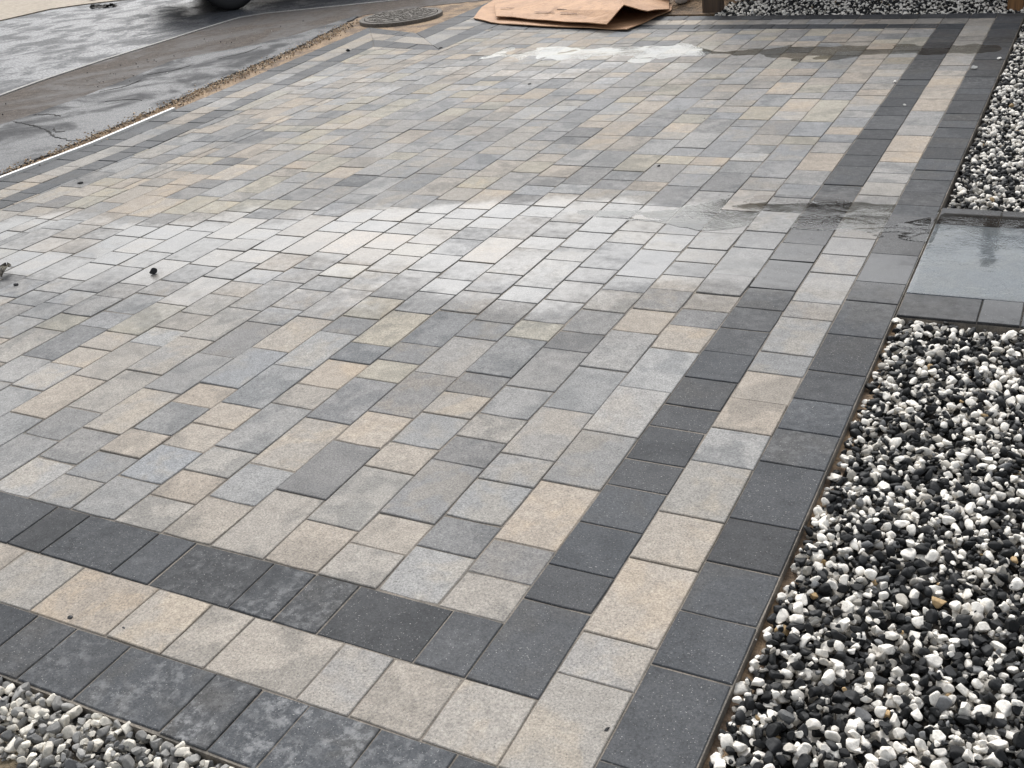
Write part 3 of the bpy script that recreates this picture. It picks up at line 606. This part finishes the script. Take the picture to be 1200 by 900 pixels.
crumbs('grit', [(-8, 20), (-3, 26), (-12, 26), (-20, 18), (-12, 14), (-16, 30)], 60, 3.0, .004, .010, [(.03, .03, .03), (.05, .05, .05), (.4, .38, .35)], 'tiny dark grit specks scattered over the wet paving', 43)
crumbs('grit', [(-6, -2), (-3, -1.6), (0, 0), (1.8, 2), (-3, 3)], 70, 1.2, .003, .006, [(.03, .03, .03), (.5, .48, .45), (.35, .3, .22)], 'fine grit specks on the near paving', 44)

# ------------------------------------------------------------------ small things
# white edging strip between paving and footway
def edging():
    A = [(-27.2, -2), (-27.2, 18.5), (-27.72, 23.6)]; d = dense(A, .5)
    me = strip('edging_strip', offs(d, .16), offs(d, .0), .012, .06); o = link('edging_strip', me, 'white_plastic')
    tag(o, 'white plastic edging strip between the paving and the tarmac footway', 'edging')
edging()
# manhole
mh = empty('manhole_cover', (-28.95 * U, 43.1 * U, 0)); tag(mh, 'round weathered manhole cover sitting proud of the sand by the step in the border', 'manhole cover')
def disc(name, r0, r1, z0, z1, mat, parent, seg=48, lug=False):
    v, f = [], []
    for i in range(seg):
        a = 2 * math.pi * i / seg; c, s_ = math.cos(a), math.sin(a); v += [(r1 * c, r1 * s_, z0), (r1 * c, r1 * s_, z1 - .004), ((r1 - .004) * c, (r1 - .004) * s_, z1), (r0 * c, r0 * s_, z1)]
    for i in range(seg):
        j = (i + 1) % seg; f += [[4 * i, 4 * j, 4 * j + 1, 4 * i + 1], [4 * i + 1, 4 * j + 1, 4 * j + 2, 4 * i + 2], [4 * i + 2, 4 * j + 2, 4 * j + 3, 4 * i + 3]]
    if r0 < .06: f.append([4 * i + 3 for i in range(seg)])
    return link(name, from_pd(name, v, f), mat, parent)
disc('rim', .335, .375, -.03, .020, 'dark_concrete', mh); cv = disc('cover', .01, .328, -.03, .025, 'dark_concrete', mh)
bm = bmesh.new(); rr = random.Random(4)
for k in range(420):
    a, q = rr.uniform(0, 6.283), .30 * math.sqrt(rr.random()); bm_box(bm, (q * math.cos(a), q * math.sin(a), .025), (rr.uniform(.008, .03), rr.uniform(.008, .024), rr.uniform(.003, .012)), rr.uniform(0, 3))
me = bpy.data.meshes.new('rough_crust'); bm.to_mesh(me); bm.free(); link('rough_crust', me, 'dark_concrete', cv)
# cardboard
cb = empty('cardboard_box', (-18 * U, 42 * U, 0)); tag(cb, 'flattened brown cardboard box lying open on the far edge of the paving', 'cardboard box')
def card(name, pts, faces, thick, sub=0):
    me = from_pd(name, [((x + 18) * U, (y - 42) * U, z * U) for x, y, z in pts], faces); o = link(name, me, 'kraft', cb)
    bm = bmesh.new(); bm.from_mesh(me); bmesh.ops.recalc_face_normals(bm, faces=bm.faces)
    if sub: bmesh.ops.subdivide_edges(bm, edges=bm.edges, cuts=sub, use_grid_fill=True)
    for v in bm.verts: v.co.z += .006 * math.sin(v.co.x * 21 + v.co.y * 13) * .6
    r = bmesh.ops.solidify(bm, geom=bm.faces[:], thickness=thick); bm.to_mesh(me); bm.free(); return o
card('base_panel', [(-23.62, 41.91, .10), (-21.89, 40.6, .10), (-19.73, 39.73, .10), (-15.51, 38.52, .12), (-13.35, 37.94, .12), (-12.9, 42.6, .10), (-14.3, 47.5, .12), (-26.2, 51.0, .12), (-24.8, 45, .1)], [[0, 1, 8], [1, 2, 8], [2, 3, 5, 8], [3, 4, 5], [8, 5, 6, 7]], .006, 2)
top = card('top_panel', [(-21.95, 41.35, .28), (-18.23, 39.65, .30), (-14.35, 37.95, .38), (-14.1, 38.6, .75), (-14.0, 39.3, .95), (-24.3, 45.6, .34), (-19.77, 45.0, .75), (-15.4, 42.2, 1.05), (-14.4, 46.5, .35), (-26.0, 50.5, .34), (-20, 50.4, .4)], [[0, 1, 6, 5], [1, 2, 3, 4, 7, 6], [5, 6, 10, 9], [6, 7, 8, 10]], .006, 2)
card('flap', [(-14.0, 39.3, .95), (-12.95, 39.6, .62), (-12.85, 42.2, .24), (-14.4, 46.5, .34), (-15.4, 42.2, 1.04)], [[0, 1, 2, 4], [4, 2, 3]], .006, 2)
def print_mark(x, y, z, lx, ly, rz):
    o = box_obj('print', ((x + 18) * U, (y - 42) * U, z * U), (lx, ly, .0006), 'kraft_print', top, rz, 0); return o
def tp(a, b):      # a point on the near half of the top panel
    p0, p1, p2, p3 = Vector((-21.95, 41.35, .28)), Vector((-18.23, 39.65, .30)), Vector((-19.77, 45.0, .75)), Vector((-24.3, 45.6, .34))
    return p0.lerp(p1, a).lerp(p3.lerp(p2, a), b) if a <= 1 else p1.lerp(Vector((-14.35, 37.95, .38)), a - 1).lerp(p2.lerp(Vector((-15.4, 42.2, 1.05)), a - 1), b)
rr = random.Random(9)
for a, b, n in ((.12, .40, 5), (.75, .22, 7), (1.2, .22, 6), (1.1, .34, 4)):
    for k in range(n):
        q = tp(a + .05 * k, b); print_mark(q.x, q.y, q.z + .06, rr.uniform(.02, .04), .016, -.43)
for k in range(6):
    q = tp(1.0 + .02 * k - .05, .14 + .05 * k); print_mark(q.x, q.y, q.z + .06, .03, .006, .9)
# fence with boards, posts
fn = empty('fence', (-4.0 * U, 44.3 * U, 0)); tag(fn, 'brown timber fence standing behind the far gravel strip', 'fence')
def fpart(name, c, s, mat, rz=0.0, bevel=.003): return box_obj(name, (c[0] - -4.0 * U, c[1] - 44.3 * U, c[2]), s, mat, fn, rz, bevel)
for x, m in ((-10.77, 'dark_wood'), (2.55, 'post_wood')):
    y = 42.6 if x < 0 else 41.45
    fpart('post', (x * U, y * U, .88), (.145 if x < 0 else .098, .1, 1.86), m, 0, .006)
fx0, fx1 = -11.0 * U, 14.0 * U; nbrd = int((fx1 - fx0) / .118)
fpart('gravel_board', ((fx0 + fx1) / 2, 44.75 * U, .06), (fx1 - fx0, .03, .20), 'wood')
for i in range(nbrd):
    fpart('board', (fx0 + (i + .5) * .118, 44.75 * U + (.006 if i % 2 else -.006), .17 + .80 + random.gauss(0, .003)), (.122, .016, 1.6), 'wood', random.gauss(0, .01))
for z in (.35, 1.5): fpart('rail', ((fx0 + fx1) / 2, 44.75 * U + .045, z), (fx1 - fx0, .04, .075), 'wood')
# pale rocks and a dark sleeper added for the shaded gap by the soil
def rock(name, x, y, s, sc, rz, mat, label, cat, seed, z=None, group=None, lumpy=.06):
    pr, f = protos(3, 1, seed, (4, 7)); v = pr[0] * s * np.array(sc); me = from_pd(name, v, f.tolist())
    for p_ in me.polygons: p_.use_smooth = s > .03
    o = link(name, me, mat); o.location = (x * U, y * U, -v[:, 2].min() * .92 if z is None else z); o.rotation_euler = (0, 0, rz); return tag(o, label, cat, group)
rock('rock', -14.0, 44.2, .10, (1, .8, 1.25), .3, 'pale_rock', 'pale rounded rock on the soil nearer the cardboard', 'rock', 51, .10)
rock('rock', -12.95, 44.1, .10, (1, .9, 1.15), 1.1, 'pale_rock', 'pale rounded rock on the soil nearer the fence post', 'rock', 52, .10)
box_obj('shade_infill', (-12.2 * U, 45.2 * U, .07), (.30, .12, .16), 'dark_wood', None, .1, .008); tag(bpy.context.scene.objects['shade_infill'], 'dark timber sleeper added for the shaded gap beside the pale rocks', 'infill')  # added dark body in place of the shadow in the gap
def stone_mat(name, c): MAT[name] = simple(name, c, .6, 90, .15, .3, .002)
stone_mat('white_pebble', (.68, .66, .61)); stone_mat('black_stone', (.02, .02, .022))
rock('pebble', 2.17, 30.5, .016, (1.2, .9, .8), .4, 'white_pebble', 'white pebble stray on the line between buff and outer charcoal bands', 'pebble', 61)
rock('pebble', 2.83, 31.9, .015, (1.2, .9, .8), 1.4, 'white_pebble', 'white pebble stray on the outer charcoal band by the gravel', 'pebble', 62)
rock('pebble', -.07, 28.6, .013, (1.2, .9, .8), 2.0, 'white_pebble', 'white pebble stray at the inner edge of the charcoal band', 'pebble', 63)
rock('pebble', .73, 25.65, .009, (1.2, .9, .8), 2.6, 'white_pebble', 'tiny white pebble lying within the inner charcoal band', 'pebble', 64)
rock('stone_shard', -14.45, 8.6, .015, (1.15, .7, .9), .75, 'black_stone', 'small black stone shard alone on the wet paving', 'stone', 65)
rock('stone_shard', -23.41, 14.5, .017, (1.3, .8, .7), .5, 'black_stone', 'black stone crumb on the paving near the white edging', 'stone', 66)
rock('stone_shard', -26.57, 34.5, .015, (1.2, .8, .8), .5, 'black_stone', 'black stone crumb by the charcoal border left of the manhole', 'stone', 67)
rock('stone_shard', -21.5, 34.85, .015, (1.2, .8, .8), .9, 'black_stone', 'black stone crumb at the inner corner of the stepped border', 'stone', 68)
rock('stone_shard', -13.5, 28.1, .010, (1.2, .8, .8), .9, 'black_stone', 'tiny dark stone in the far middle of the paving', 'stone', 69)
rock('stone_shard', -4.78, 18.75, .008, (1.2, .8, .8), .2, 'black_stone', 'tiny dark stone on a pale block behind the long puddle', 'stone', 70)
rock('stone_shard', 1.92, -1.19, .0055, (1.3, .7, .7), 1.0, 'black_stone', 'black speck of stone on the nearest buff border block', 'stone', 71)
rock('stone_shard', -5.78, -2.0, .0060, (1.2, .9, .7), .5, 'black_stone', 'left of two dark specks on the near buff band', 'stone', 72)
rock('stone_shard', -4.85, -1.9, .0058, (1.2, .9, .7), .5, 'black_stone', 'right of two dark specks on the near buff band', 'stone', 73)
# dead leaf
def leaf():
    bm = bmesh.new(); n = 9; L = .10; rows = []
    for i in range(n):
        s = i / (n - 1); w = .034 * math.sin(math.pi * min(1, s * .92 + .06)) * (1 + .25 * math.sin(9 * s)); z = .010 + .022 * math.sin(s * 2.6)
        rows.append([bm.verts.new((k * w, (s - .5) * L, z + abs(k) * .012 * (1 + math.sin(7 * s)))) for k in (-1, -.5, 0, .5, 1)])
    for a, b in zip(rows[:-1], rows[1:]):
        for k in range(4): bm.faces.new((a[k], a[k + 1], b[k + 1], b[k]))
    bmesh.ops.solidify(bm, geom=bm.faces[:], thickness=.0012); me = bpy.data.meshes.new('blade'); bm.to_mesh(me); bm.free()
    e = empty('dead_leaf', (-18.7 * U, 7.55 * U, 0), .6); link('blade', me, 'dead_leaf', e)
    bm = bmesh.new(); bmesh.ops.create_cone(bm, segments=6, radius1=.0018, radius2=.0012, depth=.06, cap_ends=True); me = bpy.data.meshes.new('stalk'); bm.to_mesh(me); bm.free()
    s = link('stalk', me, 'dead_leaf', e); s.rotation_euler = (math.radians(80), 0, 0); s.location = (0, -.075, .008)
    tag(e, 'curled grey dead leaf on the wet paving at the left', 'leaf')
leaf()
rock('stone_shard', -17.75, 7.1, .011, (1.2, .9, .8), .5, 'black_stone', 'dark stone beside the curled dead leaf', 'stone', 74)
# road odds and ends
dg = empty('leaf_litter', (-61.6 * U, 51.9 * U, -.022)); tag(dg, 'dark wad of wet leaf litter at the far side of the road', 'litter')
for i in range(26):
    rr = random.Random(i); o = box_obj('leaf', (rr.gauss(0, .10), rr.gauss(0, .05), .006 + .012 * rr.random()), (.07, .04, .003), 'leaf_litter', dg, rr.uniform(0, 3), 0); o.rotation_euler = (rr.gauss(0, .3), rr.gauss(0, .3), rr.uniform(0, 3))
rock('brick_lump', -66.0, 54.9, .06, (1.4, .8, .7), .2, 'dark_red', 'dark red lump at the far edge of the road', 'lump', 80)

# ------------------------------------------------------------------ parked car (only the foot of one wheel shows)
def car():
    t0 = Vector((-45.5 * U, 48.3 * U, -.022)); dx = Vector((.66, .75, 0)); ang = math.atan2(dx.y, dx.x)
    e = empty('parked_car', t0, ang); tag(e, 'dark parked car on the wet road, only one tyre in view', 'car')
    prof = [(-.66, .34), (-.72, .46), (-.70, .66), (-.60, .80), (.05, .92), (.62, 1.36), (1.10, 1.47), (2.05, 1.45), (2.72, 1.12), (3.08, .98), (3.28, .74), (3.30, .40), (3.22, .22)]
    bot = [(2.92, .20)] + [(2.55 + .37 * math.cos(a), .30 + .37 * math.sin(a)) for a in np.linspace(.25, math.pi - .25, 9)] + [(2.18, .19), (.38, .19)] + [(.0 + .37 * math.cos(a), .30 + .37 * math.sin(a)) for a in np.linspace(.25, math.pi - .25, 9)] + [(-.40, .27)]
    prof = [(2.55 - a, b) for a, b in prof]; bot = [(2.55 - a, b) for a, b in bot]
    poly = prof + bot; n = len(poly); W_ = 1.70; v = []
    for k, (yy, ins) in enumerate(((0, .05), (.05, 0), (W_ - .05, 0), (W_, .05))):
        for x, z in poly:
            tum = max(0, z - .9) * .28; v.append((x, (yy + tum) if k < 2 else (yy - tum), z - .0))
    f = [list(range(n))[::1], [3 * n + i for i in range(n)][::-1]]
    for k in range(3):
        for i in range(n): j = (i + 1) % n; f.append([k * n + i, (k + 1) * n + i, (k + 1) * n + j, k * n + j])
    me = from_pd('body', v, f); bm = bmesh.new(); bm.from_mesh(me); bmesh.ops.triangulate(bm, faces=[q for q in bm.faces if len(q.verts) > 4]); bmesh.ops.recalc_face_normals(bm, faces=bm.faces); bm.to_mesh(me); bm.free()
    body = link('body', me, 'car_paint', e)
    for side in (0, 1):
        for pts in ([(.22, .96), (.72, 1.33), (1.12, 1.41), (1.12, .96)], [(1.18, .96), (1.18, 1.41), (2.02, 1.40), (2.55, 1.12), (2.5, .96)]):
            vv = []
            for x, z in pts:
                x = 2.55 - x; tum = max(0, z - .9) * .28; y = tum - .004 if side == 0 else W_ - tum + .004; vv.append((x, y, z))
            vv += [(x, y + (.008 if side == 0 else -.008), z) for x, y, z in vv]; m = len(pts)
            link('window', from_pd('window', vv, [list(range(m)), [m + i for i in range(m)][::-1]] + [[i, (i + 1) % m, m + (i + 1) % m, m + i] for i in range(m)]), 'glass', e)
        box_obj('headlamp', (3.13, .25 if side == 0 else W_ - .25, .62), (.14, .34, .12), 'lamp_lens', e, 0, .02)
    # wheels
    def lathe(name, prof, mat, parent, seg=48):
        v, f = [], []; m = len(prof)
        for i in range(seg):
            a = 2 * math.pi * i / seg
            for y, r in prof: v.append((r * math.cos(a), y, r * math.sin(a)))
        for i in range(seg):
            j = (i + 1) % seg
            for k in range(m - 1): f.append([i * m + k, i * m + k + 1, j * m + k + 1, j * m + k])
        me = from_pd(name, v, f); bm = bmesh.new(); bm.from_mesh(me); bmesh.ops.recalc_face_normals(bm, faces=bm.faces); bm.to_mesh(me); bm.free()
        for p_ in me.polygons: p_.use_smooth = True
        return link(name, me, mat, parent)
    for x in (0.0, 2.55):
        for y in (.10, W_ - .10):
            w = empty('wheel', (x, y, .305)); w.parent = e
            lathe('tyre', [(-.09, .195), (-.10, .235), (-.098, .275), (-.08, .298), (-.05, .305), (.05, .305), (.08, .298), (.098, .275), (.10, .235), (.09, .195), (-.09, .195)], 'tyre', w)
            lathe('rim', [(-.075, .0), (-.075, .05), (-.055, .10), (-.07, .185), (-.085, .198), (.085, .198), (.06, .17), (.0, .1), (.0, .0)], 'rim', w)
car()
bpy.context.view_layer.update()
